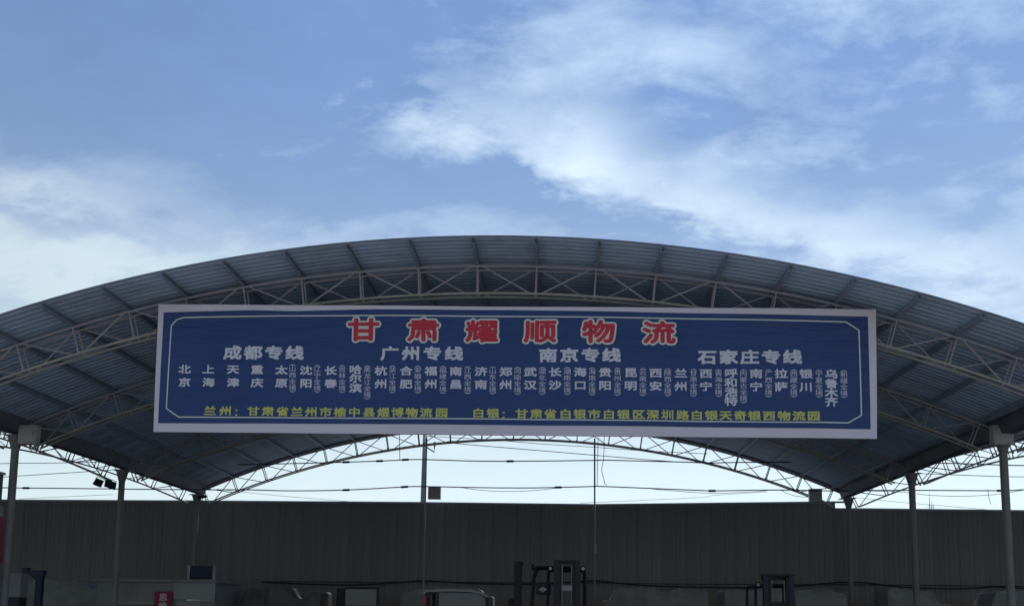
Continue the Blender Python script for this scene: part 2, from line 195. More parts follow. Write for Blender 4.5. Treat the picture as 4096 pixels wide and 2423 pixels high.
# blue print of the banner: creases in the cloth as fine relief
def banner_blue():
    mt = new_mat('banner_blue', (0.028, 0.064, 0.195), 0.42, 0.0, 0.10, 0.8)
    nt = mt.node_tree; b = nt.nodes['Principled BSDF']
    t = nt.nodes.new('ShaderNodeTexCoord')
    hs = []
    for rot, sc, stx, cut in ((0.5, 0.9, 5.0, 0.0), (-0.35, 1.3, 7.0, 0.0)):
        mp = nt.nodes.new('ShaderNodeMapping'); mp.inputs['Rotation'].default_value = (0, rot, 0); mp.inputs['Scale'].default_value = (1, 1, stx)
        nt.links.new(t.outputs['Object'], mp.inputs[0])
        n = nt.nodes.new('ShaderNodeTexNoise'); n.inputs['Scale'].default_value = sc; n.inputs['Detail'].default_value = 3; n.inputs['Distortion'].default_value = 0.6
        nt.links.new(mp.outputs[0], n.inputs['Vector']); hs.append(n.outputs[0])
    ad = nt.nodes.new('ShaderNodeMath'); ad.operation = 'ADD'; nt.links.new(hs[0], ad.inputs[0]); nt.links.new(hs[1], ad.inputs[1])
    bp = nt.nodes.new('ShaderNodeBump'); bp.inputs['Strength'].default_value = 0.55; bp.inputs['Distance'].default_value = 0.05
    nt.links.new(ad.outputs[0], bp.inputs['Height']); nt.links.new(bp.outputs[0], b.inputs['Normal'])
    return mt
M['bannerblue'] = banner_blue()

class MB:
    def __init__(s): s.v = []; s.f = []
    def add(s, vs, fs):
        o = len(s.v); s.v += [tuple(p) for p in vs]; s.f += [tuple(i+o for i in f) for f in fs]; return s
    def box(s, x0, x1, y0, y1, z0, z1):
        return s.add([(x0,y0,z0),(x1,y0,z0),(x1,y1,z0),(x0,y1,z0),(x0,y0,z1),(x1,y0,z1),(x1,y1,z1),(x0,y1,z1)],
              [(0,3,2,1),(4,5,6,7),(0,1,5,4),(1,2,6,5),(2,3,7,6),(3,0,4,7)])
    def bbox(s, x0, x1, y0, y1, z0, z1, b=0.02):
        """box with chamfered edges"""
        bm = bmesh.new(); bmesh.ops.create_cube(bm, size=1)
        for q in bm.verts: q.co = Vector(((x0+x1)/2+q.co.x*(x1-x0), (y0+y1)/2+q.co.y*(y1-y0), (z0+z1)/2+q.co.z*(z1-z0)))
        bmesh.ops.bevel(bm, geom=bm.edges[:], offset=b, segments=2, affect='EDGES', profile=0.6)
        bm.verts.index_update()
        s.add([q.co[:] for q in bm.verts], [[q.index for q in f.verts] for f in bm.faces]); bm.free(); return s
    def tube(s, pts, r, n=8, caps=True):
        pts = [Vector(p) for p in pts]; rs = r if isinstance(r, (list, tuple)) else [r]*len(pts)
        rings = []; ref = None
        for i, p in enumerate(pts):
            d = (pts[min(i+1, len(pts)-1)] - pts[max(i-1, 0)]).normalized()
            if ref is None: ref = Vector((0,0,1)) if abs(d.z) < 0.9 else Vector((0,1,0))
            a = d.cross(ref)
            if a.length < 1e-4: a = d.orthogonal()
            a.normalize(); b = d.cross(a).normalized()
            rings.append([p + a*math.cos(2*math.pi*k/n)*rs[i] + b*math.sin(2*math.pi*k/n)*rs[i] for k in range(n)])
        vs = [q for rg in rings for q in rg]; fs = []
        for i in range(len(rings)-1):
            for k in range(n):
                k2 = (k+1) % n; fs.append((i*n+k, i*n+k2, (i+1)*n+k2, (i+1)*n+k))
        if caps: fs += [tuple(range(n))[::-1], tuple((len(rings)-1)*n+k for k in range(n))]
        return s.add(vs, fs)
    def prism(s, poly, axis, a, b):
        """poly: 2-D outline, extruded along axis ('x','y','z') from a to b"""
        def P(u, v, w): return {'x': (w,u,v), 'y': (u,w,v), 'z': (u,v,w)}[axis]
        n = len(poly)
        vs = [P(u,v,a) for u,v in poly] + [P(u,v,b) for u,v in poly]
        return s.add(vs, [tuple(range(n))[::-1], tuple(range(n,2*n))] + [(i,(i+1)%n,n+(i+1)%n,n+i) for i in range(n)])
    def mesh(s, name, smooth=False):
        me = bpy.data.meshes.new(name); me.from_pydata(s.v, [], s.f)
        bm = bmesh.new(); bm.from_mesh(me); bmesh.ops.recalc_face_normals(bm, faces=bm.faces); bm.to_mesh(me); bm.free()
        if smooth:
            for p in me.polygons: p.use_smooth = True
        me.update(); return me
    def build(s, name, mat, parent=None, loc=None, smooth=False):
        return inst(name, s.mesh(name, smooth), mat, parent, loc)
def inst(name, me, mat, parent=None, loc=None, rot=None, scale=None):
    if mat is not None and not me.materials: me.materials.append(mat)
    o = bpy.data.objects.new(name, me); COL.objects.link(o)
    if parent is not None: o.parent = parent
    if loc is not None: o.location = loc
    if rot is not None: o.rotation_euler = rot
    if scale is not None: o.scale = scale
    return o
def tag(o, label, cat, group=None):
    o['label'] = label; o['category'] = cat
    if group: o['group'] = group
    return o
def thing(name, label, cat, loc=(0,0,0), rz=0, group=None):
    o = bpy.data.objects.new(name, None); COL.objects.link(o); o.location = loc; o.rotation_euler = (0,0,rz)
    o.empty_display_size = 0.3
    return tag(o, label, cat, group)
def shade_auto(me, ang=40):
    for p in me.polygons: p.use_smooth = True
    bm = bmesh.new(); bm.from_mesh(me)
    for e in bm.edges:
        if len(e.link_faces) == 2 and e.calc_face_angle(0) > R(ang): e.smooth = False
    bm.to_mesh(me); bm.free(); return me

# ------------------------------------------------------------------ ground and far hill
def grid_ground():
    xs = sorted(set([-4000,-1500,-600,-250,-120,-60] + list(range(-40,41,4)) + [60,120,250,600,1500,4000]))
    ys = sorted(set([-4000,-1500,-600,-250,-120,-60] + list(range(-40,41,4)) + [60,120,250,600,1500,4000]))
    vs = [(x, y, 0.0) for y in ys for x in xs]; n = len(xs)
    fs = [(j*n+i, j*n+i+1, (j+1)*n+i+1, (j+1)*n+i) for j in range(len(ys)-1) for i in range(n-1)]
    return MB().add(vs, fs)
g = grid_ground().build('ground', M['ground']); g['kind'] = 'structure'
sf = MB().box(-36.2, 36.2, -1.0, 17.36, 0.0, 0.10).build('added_dark_floor', M['floor']); sf['kind'] = 'structure'  # unseen slab added to cut light bounced onto roof and rear wall
def hill():
    vs = []; fs = []; nx, ny = 60, 14
    for j in range(ny):
        for i in range(nx):
            x = -1500 + i*22.0; y = 820 + j*45.0
            h = 118*math.exp(-((x+760)/250)**2)*max(0.0, math.sin(math.pi*j/(ny-1)))**0.7
            h += 16*mnoise.noise(Vector((x*0.012, y*0.012, 3)))*min(1, h/25)
            vs.append((x, y, h-0.6))
    for j in range(ny-1):
        for i in range(nx-1): fs.append((j*nx+i, j*nx+i+1, (j+1)*nx+i+1, (j+1)*nx+i))
    return MB().add(vs, fs)
h = hill().build('hill', M['hill'], smooth=True); h['kind'] = 'structure'

# ------------------------------------------------------------------ arched canopies
RL, DEP, ZC = 28.604, 0.57, -20.653        # lower-chord radius, truss depth, centre of the arcs (z)
RU = RL + DEP; RROOF = RU + 0.15
DTH = 0.0412; TH0 = -0.157*DTH; NODES = [TH0 + DTH*k for k in range(-10, 11)]
THE = 0.4150                                # half angle of the arch between the column lines
YT = [0.0, 4.42, 10.457, 16.833]; FACE = 0.26
def arc_pts(r, y, a0, a1, n): return [(r*math.sin(a0+(a1-a0)*i/n), y, r*math.cos(a0+(a1-a0)*i/n)) for i in range(n+1)]
# shared meshes, built about the centre of the arcs
def low_chord(): return shade_auto(MB().tube(arc_pts(RL, 0, -THE, THE, 60), 0.027, 8).tube(arc_pts(RL, FACE, -THE, THE, 60), 0.025, 8).mesh('arch_truss'))
def top_chord(): return shade_auto(MB().tube(arc_pts(RU, 0, -THE-.004, THE+.004, 60), 0.025, 8).mesh('top_chord'))
def strut(): return shade_auto(MB().tube([(0,0,RL), (0,0,RL+0.05), (0,0,RL+0.09), (0,0,RU)], [0.029, 0.027, 0.0175, 0.0175], 8).mesh('strut'))
def brace(sg):
    a = sg*DTH
    p = Vector((0.10*sg, 0, RU)); q = Vector((RL*math.sin(a)-0.10*sg, 0, RL*math.cos(a)))
    return shade_auto(MB().tube([p, q], 0.0165, 6).mesh('brace'))
ME = dict(low=low_chord(), top=top_chord(), strut=strut(), bp=brace(1), bm=brace(-1))
def sheet_mesh():
    prof = []; pw = 0.2
    for k in range(4):
        y = k*pw
        prof += [(y, 0.0), (y+0.105, 0.0), (y+0.125, 0.032), (y+0.170, 0.032), (y+0.190, 0.0)]
    prof.append((0.815, 0.0)); n = 44; mb = MB()
    for off, flip in ((0, 0), (0.004, 1)):
        vs = []; fs = []; w = len(prof)
        for i in range(n+1):
            a = -THE-.006 + 2*(THE+.006)*i/n
            for (y, hgt) in prof: vs.append(((RROOF+hgt+off)*math.sin(a), y, (RROOF+hgt+off)*math.cos(a)))
        for i in range(n):
            for k in range(w-1): fs.append((i*w+k, i*w+k+1, (i+1)*w+k+1, (i+1)*w+k))
        mb.add(vs, fs)
    return mb.mesh('roof_sheet')
ME['sheet'] = sheet_mesh()
NSH = 23; Y_EDGE = -1.236
def edge_trim():
    mb = MB(); n = 44; y0, y1 = Y_EDGE+NSH*0.8-0.03, Y_EDGE+NSH*0.8+0.02; vs = []; fs = []
    for i in range(n+1):
        a = -THE + 2*THE*i/n
        for (r, y) in ((RU+0.03, y0), (RU+0.03, y0+0.012), (RROOF-0.004, y0+0.012), (RROOF-0.004, y0)): vs.append((r*math.sin(a), y, r*math.cos(a)))
    for i in range(n):
        for k in range(4): fs.append((i*4+k, i*4+(k+1) % 4, (i+1)*4+(k+1) % 4, (i+1)*4+k))
    fs += [(0,1,2,3), (n*4+3, n*4+2, n*4+1, n*4)]
    return mb.add(vs, fs).mesh('edge_trim')
ME['trim'] = edge_trim()
def purlin_mesh():
    L0, L1 = Y_EDGE+0.10, Y_EDGE+NSH*0.8-0.036
    return MB().box(-0.033, 0.033, L0, L1, RU+0.036, RU+0.044).box(-0.033, -0.026, L0, L1, RU+0.044, RROOF-0.010).box(-0.033, 0.033, L0, L1, RROOF-0.010, RROOF-0.003).mesh('purlin')
ME['purlin'] = purlin_mesh()
def column_mesh():
    mb = MB().tube([(0,0,0.02), (0,0,5.45)], 0.094, 18)
    mb.tube([(0,0,5.45), (0,0,5.72), (0,0,5.80)], [0.095, 0.17, 0.20], 18)
    mb.box(-0.2, 0.2, -0.2, 0.2, 0.0, 0.022)
    for a, b in ((1,0), (-1,0), (0,1), (0,-1)):
        mb.prism([(0.09, 0.022), (0.19, 0.022), (0.09, 0.2)], 'y', -0.006, 0.006) if a == 1 else None
    mb.box(-0.26, 0.26, -0.14, 0.40, 5.80, 5.822)
    return shade_auto(mb.mesh('column'))
ME['col'] = column_mesh()
GUT = 5.86
def gutter_mesh():
    L0, L1 = Y_EDGE+0.05, Y_EDGE+NSH*0.8
    mb = MB()
    prof = [(-0.26, 0.345), (-0.14, 0.0), (0.14, 0.0), (0.26, 0.345), (0.255, 0.347), (0.138, 0.004), (-0.138, 0.004), (-0.255, 0.347)]
    return mb.prism(prof, 'y', L0, L1).mesh('valley_gutter')
ME['gut'] = gutter_mesh()
def truss(parent, xc, y, individual=True):
    t = inst('arch_truss', ME['low'], M['chord'], parent, (xc, y, ZC))
    for f in (0, FACE): inst('top_chord', ME['top'], M['truss'], t, (0, f, 0))
    for fi, f in enumerate((0, FACE)):
        for k, th in enumerate(NODES):
            inst('strut', ME['strut'], M['truss'], t, (0, f, 0), (0, th, 0))
            if (k + fi) % 2 == 0:
                if k < len(NODES)-1: inst('brace', ME['bp'], M['truss'], t, (0, f, 0), (0, th, 0))
                if k > 0: inst('brace', ME['bm'], M['truss'], t, (0, f, 0), (0, th, 0))
    return t
def canopy(xc, label, trusses, cols):
    root = thing('arched_canopy', label, 'canopy', (xc, 0, 0), 0, 'bays of the arched canopy')
    for y in trusses: truss(root, 0, y)
    for th in NODES: inst('purlin', ME['purlin'], M['purlin'], root, (0, 0, ZC), (0, th, 0))
    for i in range(NSH): inst('roof_sheet', ME['sheet'], M['roof'], root, (0, Y_EDGE + i*0.8, ZC + (0.005 if i % 2 else 0.0)))
    inst('edge_trim', ME['trim'], M['gutter'], root, (0, 0, ZC))
    for sx, ys in cols:
        for y in ys: inst('column', ME['col'], M['column'], root, (sx*12.02, y, 0))
        if sx*(1 if xc == 0 else xc) and xc == 0: inst('valley_gutter', ME['gut'], M['gutter'], root, (sx*12.0, 0, GUT))
    return root
canopy(0.0, 'wide arched steel canopy carrying the blue billboard', YT, ((-1, YT), (1, YT)))
canopy(-24.0, 'arched canopy bay beside the partition with the red banner', YT, ((-1, YT),))
canopy(24.0, 'arched canopy bay next to the lower stretch of rear wall', YT, ((1, YT),))

# ------------------------------------------------------------------ rear wall of ribbed sheets
def wall_sheet_mesh():
    prof = [(0.0, 0.0)]; p = 0.18
    for k in range(5):
        x = k*p; prof += [(x+0.075, 0.0), (x+0.095, -0.018), (x+0.150, -0.018), (x+0.170, 0.0)]
    prof.append((0.905, 0.0)); mb = MB()
    w = len(prof)
    for off in (0.0, 0.004):
        vs = []
        for z in (0.0, 0.33, 0.66, 1.0):
            for (x, d) in prof: vs.append((x, d+off, z))
        mb.add(vs, [(i*w+k, i*w+k+1, (i+1)*w+k+1, (i+1)*w+k) for i in range(3) for k in range(w-1)])
    return mb.mesh('wall_sheet')
ME['ws'] = wall_sheet_mesh()
def wall_top(x):
    pts = [(-40, 5.63), (-19.3, 5.637), (-12.27, 5.645), (-3.54, 5.632), (2.82, 5.592), (12.10, 5.752)]
    if x > 12.10: return 5.50 - 0.006*(x-12.1)
    for (a, za), (b, zb) in zip(pts, pts[1:]):
        if x <= b: return za + (zb-za)*(x-a)/(b-a)
    return 5.75
wall = thing('rear_wall', 'dark grey ribbed sheet wall closing the back of the canopies', 'wall', (0, 17.42, 0))
x = -33.3; i = 0
while x < 33:
    zt = wall_top(x+0.45) + random.uniform(-0.012, 0.012)
    inst('wall_sheet', ME['ws'], M['wall'], wall, (x, 0.004*(i % 2), 0.0), None, (1, 1, zt))
    x += 0.9; i += 1
mb = MB()
for zr in (1.4, 2.8, 4.2): mb.box(-33, 33, 0.03, 0.09, zr, zr+0.06)
mb.build('wall_rail', M['purlin'], wall)
cap_x = [-33.3, -19.3, -12.27, -3.54, 2.82, 12.08]
for a, b in list(zip(cap_x, cap_x[1:])) + [(12.12, 33.3)]:
    za, zb = wall_top(a+.01), wall_top(b-.01)
    MB().add([(a,-.045,za-.05),(b-.02,-.045,zb-.05),(b-.02,.03,zb-.05),(a,.03,za-.05),(a,-.045,za+.016),(b-.02,-.045,zb+.016),(b-.02,.03,zb+.016),(a,.03,za+.016)],
             [(0,3,2,1),(4,5,6,7),(0,1,5,4),(1,2,6,5),(2,3,7,6),(3,0,4,7)]).build('coping', M['purlin'], wall)

def added_shade_wall(label, x, rz):  # out-of-view walls added to block side light under the outer bays
    e = thing('added_shade_wall', label, 'wall', (x, -1.1 if rz > 0 else 17.3, 0), rz)
    for i in range(20): inst('wall_sheet', ME['ws'], M['wall'], e, (i*0.9, 0.004*(i % 2), 0), None, (1, 1, 5.75))
    MB().box(0, 18.0, -0.05, 0.04, 5.755, 5.80).build('coping', M['purlin'], e)
added_shade_wall('added unseen ribbed wall shading the bay beyond the red banner', -36.3, R(90))
added_shade_wall('added unseen ribbed wall shading the bay beyond the low rear wall', 36.3, R(-90))

# partition beside the left columns with the red banner
part = thing('partition_wall', 'grey ribbed partition wall behind the red banner', 'wall', (-12.55, -1.4, 0), R(90))
for i in range(7): inst('wall_sheet', ME['ws'], M['wall'], part, (i*0.9, 0.004*(i % 2), 0), None, (1, 1, 4.90))
MB().box(0, 6.32, -0.05, 0.04, 4.88, 4.94).build('coping', M['purlin'], part)
for xx in (0.05, 6.2): MB().box(xx, xx+0.08, 0.045, 0.125, 0, 4.87).build('post', M['column'], part)
ban = thing('wall_banner', 'red banner with a pale top strip hung on the grey partition', 'banner', (-12.46, 2.4, 0))
def banner_face(y0, y1, z0, z1, wob, x=0.0):
    vs = []; n, mm = 10, 8
    for j in range(mm+1):
        for i in range(n+1):
            yy = y0+(y1-y0)*i/n; zz = z0+(z1-z0)*j/mm
            vs.append((x+wob*math.sin(yy*5)*math.sin(zz*3), yy, zz))
    return MB().add(vs, [(j*(n+1)+i, j*(n+1)+i+1, (j+1)*(n+1)+i+1, (j+1)*(n+1)+i) for j in range(mm) for i in range(n)])
def solid(mb, t):
    k = len(mb.v); mb.add([(a+t, b, c) for a, b, c in mb.v], list(mb.f)); return mb
solid(banner_face(0, 2.56, 2.66, 3.81, 0.012), 0.01).build('cloth', M['signred'], ban, smooth=True)
solid(banner_face(0, 2.44, 3.82, 4.09, 0.012), 0.01).build('top_strip', M['cabin2'], ban, smooth=True)

# ------------------------------------------------------------------ billboard
sign = thing('billboard', 'long blue billboard with white border and red title hung on the front truss', 'billboard', (0.5, -0.25, 5.0))
SO = Vector((0.5, -0.25, 5.0))
def sag(x, z):       # the printed cloth is not quite flat: slow billows and a few pulled folds
    return 0.010*math.sin(x*1.7+0.6*z)+0.007*math.sin(x*0.9-2.1*z+1.0)+0.006*math.sin(x*4.1+z*1.3)*math.exp(-((z-5.4)/0.7)**2)+0.008*math.sin((x*0.7-z*2.4)*2.2)*math.exp(-((x-4.0)/2.2)**2)
def sl(p, d): return (p[0]-SO.x, -d-sag(p[0], p[1]), p[1]-SO.z)      # sign-plane point to the billboard's own space, d = how far proud
def poly_at(line, t):
    x = line[0][0]+(line[-1][0]-line[0][0])*t
    for a, b in zip(line, line[1:]):
        if x <= b[0]+1e-6: f = (x-a[0])/(b[0]-a[0]); return (x, a[1]+(b[1]-a[1])*f)
    return line[-1]
def cloth(top, bot, d, nx=110, nz=18):
    vs = []
    for j in range(nz+1):
        for i in range(nx+1):
            a, b = poly_at(top, i/nx), poly_at(bot, i/nx); f = j/nz
            vs.append(sl((a[0]+(b[0]-a[0])*f, a[1]+(b[1]-a[1])*f), d))
    return vs, [(j*(nx+1)+i, j*(nx+1)+i+1, (j+1)*(nx+1)+i+1, (j+1)*(nx+1)+i) for j in range(nz) for i in range(nx)]
o = OUTER
back = MB()
cv, cf = cloth([o[0], o[1]], [o[3], o[2]], 0.0); back.add(cv, cf)
nx, nz = 110, 18; n0 = len(cv); rim = [i for i in range(nx+1)] + [j*(nx+1)+nx for j in range(1, nz+1)] + [nz*(nx+1)+i for i in range(nx-1, -1, -1)] + [j*(nx+1) for j in range(nz-1, 0, -1)]
back.v += [(cv[k][0], 0.06, cv[k][2]) for k in rim]
back.f += [(rim[i], rim[(i+1) % len(rim)], n0+(i+1) % len(rim), n0+i) for i in range(len(rim))] + [tuple(range(n0, n0+len(rim)))]
back.build('border_panel', M['white'], sign)
bv, bf = cloth(BLUE[:7], BLUE[10:6:-1], 0.006); MB().add(bv, bf).build('blue_field', M['bannerblue'], sign)
def band(pts, w, d):
    n = len(pts); vs = []
    P = [Vector((p[0], p[1])) for p in pts]
    for i in range(n):
        a = (P[i]-P[i-1]).normalized(); b = (P[(i+1) % n]-P[i]).normalized()
        na = Vector((-a.y, a.x)); nb = Vector((-b.y, b.x)); nn = (na+nb); nn *= 1.0/max(0.4, nn.dot(na))
        for s in (-1, 1): q = P[i]+nn*(w/2*s); vs.append(sl((q.x, q.y), d))
    return MB().add(vs, [(2*i, 2*i+1, (2*((i+1) % n))+1, 2*((i+1) % n)) for i in range(n)])
LN = []
for a, b in zip(LINE, LINE[1:]+LINE[:1]):
    n_ = max(1, int(math.hypot(a[0]-b[0], a[1]-b[1])/0.12))
    LN += [(a[0]+(b[0]-a[0])*i/n_, a[1]+(b[1]-a[1])*i/n_) for i in range(n_)]
band(LN, 0.024, 0.010).build('border_line', M['line'], sign)
# steel back frame and hangers of the billboard
fr = MB()
for q in (0, 1, 2, 3, 4, 5, 6, 7, 8): 
    xx = -6.3 + q*1.62
    fr.box(xx-0.5, xx-0.46, 0.062, 0.105, 0.12, 2.5)
fr.box(-6.9, 6.95, 0.107, 0.147, 0.55, 0.59).box(-6.9, 6.95, 0.107, 0.147, 2.0, 2.04)
fr.build('back_frame', M['purlin'], sign)

# lettering: glyph outlines from the built-in font, laid out as on the print
chars = sorted(set(''.join([c for c, x_, z_ in TITLE] + [t for t, p_ in HEADS + CITIES + BRACKETS + ADDR]) + '国()思峰'))
tmp = {}
for ch in chars:
    cu = bpy.data.curves.new('glyph', 'FONT'); cu.body = ch; cu.size = 1.0; cu.resolution_u = 3; cu.fill_mode = 'FRONT'
    ob = bpy.data.objects.new('glyph', cu); COL.objects.link(ob); tmp[ch] = ob
bpy.context.view_layer.update()
dg = bpy.context.evaluated_depsgraph_get()
GL = {}
for ch, ob in tmp.items():
    me = ob.evaluated_get(dg).to_mesh()
    GL[ch] = ([(v.co.x, v.co.y) for v in me.vertices], [tuple(p.vertices) for p in me.polygons])
    ob.evaluated_get(dg).to_mesh_clear()
for ob in tmp.values():
    cu = ob.data; bpy.data.objects.remove(ob); bpy.data.curves.remove(cu)
rv = GL['国'][0]
gx0, gx1 = min(p[0] for p in rv), max(p[0] for p in rv); gy0, gy1 = min(p[1] for p in rv), max(p[1] for p in rv)
GCX, GCY, GS = (gx0+gx1)/2, (gy0+gy1)/2, max(gx1-gx0, gy1-gy0)
def glyph(mb, ch, x, z, w, hh, d, bold=0.0, copies=4, centre=False, rot=0):
    vs, fs = GL[ch]
    cx_, cy_ = GCX, GCY
    if centre:
        cx_ = (min(p[0] for p in vs)+max(p[0] for p in vs))/2; cy_ = (min(p[1] for p in vs)+max(p[1] for p in vs))/2
    shifts = [(0, 0)] + [(bold*math.cos(2*math.pi*k/copies+.78), bold*math.sin(2*math.pi*k/copies+.78)) for k in range(copies)] if bold else [(0, 0)]
    for i, (sx, sz) in enumerate(shifts):
        out = []
        for (px, py) in vs:
            a, b = (px-cx_)/GS, (py-cy_)/GS
            if rot: a, b = b, -a
            out.append(sl((x + a*w + sx, z + b*hh + sz), d + i*0.0004))
        mb.add(out, fs)
def flat(mb, name, mat, parent):
    me = bpy.data.meshes.new(name); me.from_pydata(mb.v, [], mb.f); me.update(); return inst(name, me, mat, parent)
for ch, x, z in TITLE:
    mb = MB(); glyph(mb, ch, x, z, 0.58, 0.41, 0.011, 0.056, 14); t = flat(mb, 'title_outline', M['line'], sign)
    mb = MB(); glyph(mb, ch, x, z, 0.58, 0.41, 0.019, 0.020, 6); flat(mb, 'title_character', M['red'], t)
def lettering(name, t, pts, w, hh, bold, mat):
    first = None
    for ch, (x, z) in zip(t, pts):
        mb = MB(); glyph(mb, ch, x, z - (0.03 if ch == '：' else 0), w, hh, 0.011, bold*(0.5 if ch == '：' else 1), 4, ch == '：')
        flat(mb, name, mat, sign)
for t, pts in HEADS: lettering('heading_character', t, pts, 0.330, 0.250, 0.0165, M['letter'])
for t, pts in CITIES: lettering('city_character', t, pts, 0.226, 0.166, 0.0090, M['letter'])
for t, pts in BRACKETS:
    mb = MB()
    glyph(mb, '(', pts[0][0], pts[0][1], 0.115, 0.13, 0.011, 0.0, 4, True, 1)
    for ch, (x, z) in zip(t, pts[1:-1]): glyph(mb, ch, x, z, 0.134, 0.104, 0.011, 0.0, 4)
    glyph(mb, ')', pts[-1][0], pts[-1][1], 0.115, 0.13, 0.011, 0.0, 4, True, 1)
    flat(mb, 'province_name', M['letter'], sign)
for t, pts in ADDR: lettering('address_character', t, pts, 0.222, 0.168, 0.0095, M['yellow'])

# ------------------------------------------------------------------ boxes, lamps, cameras, poles
def encl(name, label, x, y, z0, w=0.46, hh=0.47, d=0.22, mat='box', grp=None):
    t = thing(name, label, 'box', (x, y, z0), 0, grp)
    MB().bbox(-w/2, w/2, 0, d, 0, hh, 0.012).build('housing', M[mat], t)
    MB().bbox(-w/2+0.03, w/2-0.03, -0.012, -0.001, 0.03, hh-0.03, 0.005).build('door_panel', M[mat], t)
    MB().tube([(w/2-0.07, -0.03, hh*0.45), (w/2-0.07, -0.03, hh*0.6)], 0.008, 6).build('latch', M['dark'], t)
    MB().box(-w/2+0.05, -w/2+0.09, d, d+0.05, 0.05, hh-0.05).box(w/2-0.09, w/2-0.05, d, d+0.05, 0.05, hh-0.05).build('bracket', M['dark'], t)
    return t
encl('junction_box', 'grey box fixed beside the column head near the red banner', -11.60, 4.16, 5.56)
encl('junction_box', 'grey box fixed on the column head next to the low wall stretch', 11.90, 4.09, 5.60)
encl('junction_box', 'grey box hung above the rear wall beside the concrete pole', -3.065, 16.52, 5.665)
encl('junction_box', 'grey box fixed under the rear truss beside the corner column and forklift', 10.73, 16.32, 5.612, 0.44, 0.48)

def flood(label, x, y, z, rx, ry, rz, w):
    t = thing('floodlight', label, 'lamp', (x, y, z)); t.rotation_mode = 'ZYX'; t.rotation_euler = (rx, ry, rz)
    MB().prism([(-w/2, -0.11), (w/2, -0.11), (w/2-0.03, 0.11), (-w/2+0.03, 0.11)], 'y', -0.05, 0.04).build('housing', M['dark'], t)
    MB().box(-w/2+0.03, w/2-0.03, -0.056, -0.052, -0.09, 0.085).build('lens', M['glass'], t)
    b = MB()
    for k in range(5): b.box(-w/2+0.05+k*(w-0.1)/5, -w/2+0.07+k*(w-0.1)/5, 0.041, 0.075, -0.09, 0.09)
    b.build('cooling_fin', M['dark'], t)
    MB().tube([(-w/2-0.012, 0, 0), (-w/2-0.012, 0, 0.16), (w/2+0.012, 0, 0.16), (w/2+0.012, 0, 0)], 0.011, 6).build('yoke', M['dark'], t)
flood('dark floodlight hanging tilted under the truss, turned edge on', FLOOD[0][0], 10.1, FLOOD[0][1], R(0), R(28), R(72), 0.30)
flood('dark floodlight beside the slim column, turned broadside', FLOOD[1][0], 10.1, FLOOD[1][1], R(22), R(14), R(-14), 0.37)
cc = thing('security_camera', 'small dark security camera on the corner column head', 'camera', (CCTV[0][0], 16.5, CCTV[0][1]))
MB().tube([(-0.10, -0.10, -0.03), (0.09, 0.10, 0.03)], 0.055, 12).build('body', M['dark'], cc)
MB().tube([(-0.115, -0.115, -0.035), (-0.10, -0.10, -0.03)], 0.045, 12).build('lens', M['glass'], cc)
MB().tube([(0.0, 0.0, 0.0), (-0.02, 0.05, -0.12), (-0.27, 0.25, -0.12)], 0.016, 8).build('bracket', M['dark'], cc)

for x, ztop, lab in ((-3.40, 7.95, 'thin steel pole propping the rear truss beside the concrete pole'), (2.82, 7.95, 'thin steel pole propping the rear truss next to the dangling wires')):
    t = thing('support_pole', lab, 'pole', (x, 16.62, 0), 0, 'thin poles under the rear truss')
    MB().tube([(0,0,0.01), (0.0,0,ztop)], 0.030, 10).build('shaft', M['greypipe'], t, smooth=True)
    MB().box(-0.09, 0.09, -0.09, 0.09, 0, 0.015).build('base_plate', M['dark'], t)
    if x > 0: MB().box(0.032, 0.06, -0.05, 0.0, 3.75, 4.05).build('clip_plate', M['letter'], t)
up = thing('utility_pole', 'stout grey concrete pole standing behind the rear wall', 'pole', (-3.76, 18.5, 0))
MB().tube([(0,0,0), (0.02,0,5.7), (0.05,0,9.6)], [0.135, 0.105, 0.078], 16).build('shaft', M['concrete'], up, smooth=True)
MB().tube([(0.07,0,7.95), (0.42,0,7.72), (0.42,0,7.95)], 0.03, 8).build('bracket_arm', M['greypipe'], up)
MB().tube([(0.42,0,7.95), (0.42,0,8.02), (0.42,0,8.05), (0.42,0,8.12)], [0.03, 0.055, 0.035, 0.05], 10).build('insulator', M['concrete'], up)

# ------------------------------------------------------------------ cables
def smooth_path(pts, n=6):
    P = [Vector(p) for p in pts]; out = []
    for i in range(len(P)-1):
        p0, p1, p2, p3 = P[max(i-1,0)], P[i], P[i+1], P[min(i+2,len(P)-1)]
        for k in range(n):
            t = k/n; out.append(0.5*((2*p1)+(p2-p0)*t+(2*p0-5*p1+4*p2-p3)*t*t+(3*p1-p0-3*p2+p3)*t**3))
    out.append(P[-1]); return out
def cable(key, label, r, y, splices=()):
    pts = smooth_path([(x, y, z) for x, z in CABLES[key]])
    o = thing('cable', label, 'cable', (pts[0].x, y, pts[0].z))
    rel = [p - pts[0] for p in pts]
    MB().tube(rel, r, 6).build('wire', M['cable'], o, smooth=True)
    for fx in splices:
        i = int(fx*(len(rel)-2)); d = (rel[i+1]-rel[i]).normalized()
        MB().tube([rel[i]-d*0.14, rel[i]-d*0.11, rel[i]+d*0.11, rel[i]+d*0.14], [r, r*2.0, r*2.0, r], 8).build('splice', M['cable'], o)
cable('upper', 'black cable strung at truss height across the whole rear opening', 0.021, 16.0, (0.24, 0.29, 0.34, 0.47))
cable('lower', 'black cable strung just above the rear wall from end to end', 0.021, 16.0, (0.06, 0.31, 0.36, 0.53, 0.70, 0.92))
cable('sag1', 'thin wire sagging above the rear wall between the two thin poles', 0.010, 15.96)
cable('sag2', 'thin wire sagging above the rear wall towards the corner box', 0.010, 15.96)
cable('sag3', 'thin wire sagging above the lower stretch of rear wall', 0.010, 15.96)
cable('diag1', 'thin wire sloping down from the concrete pole past the thin pole', 0.014, 16.06)
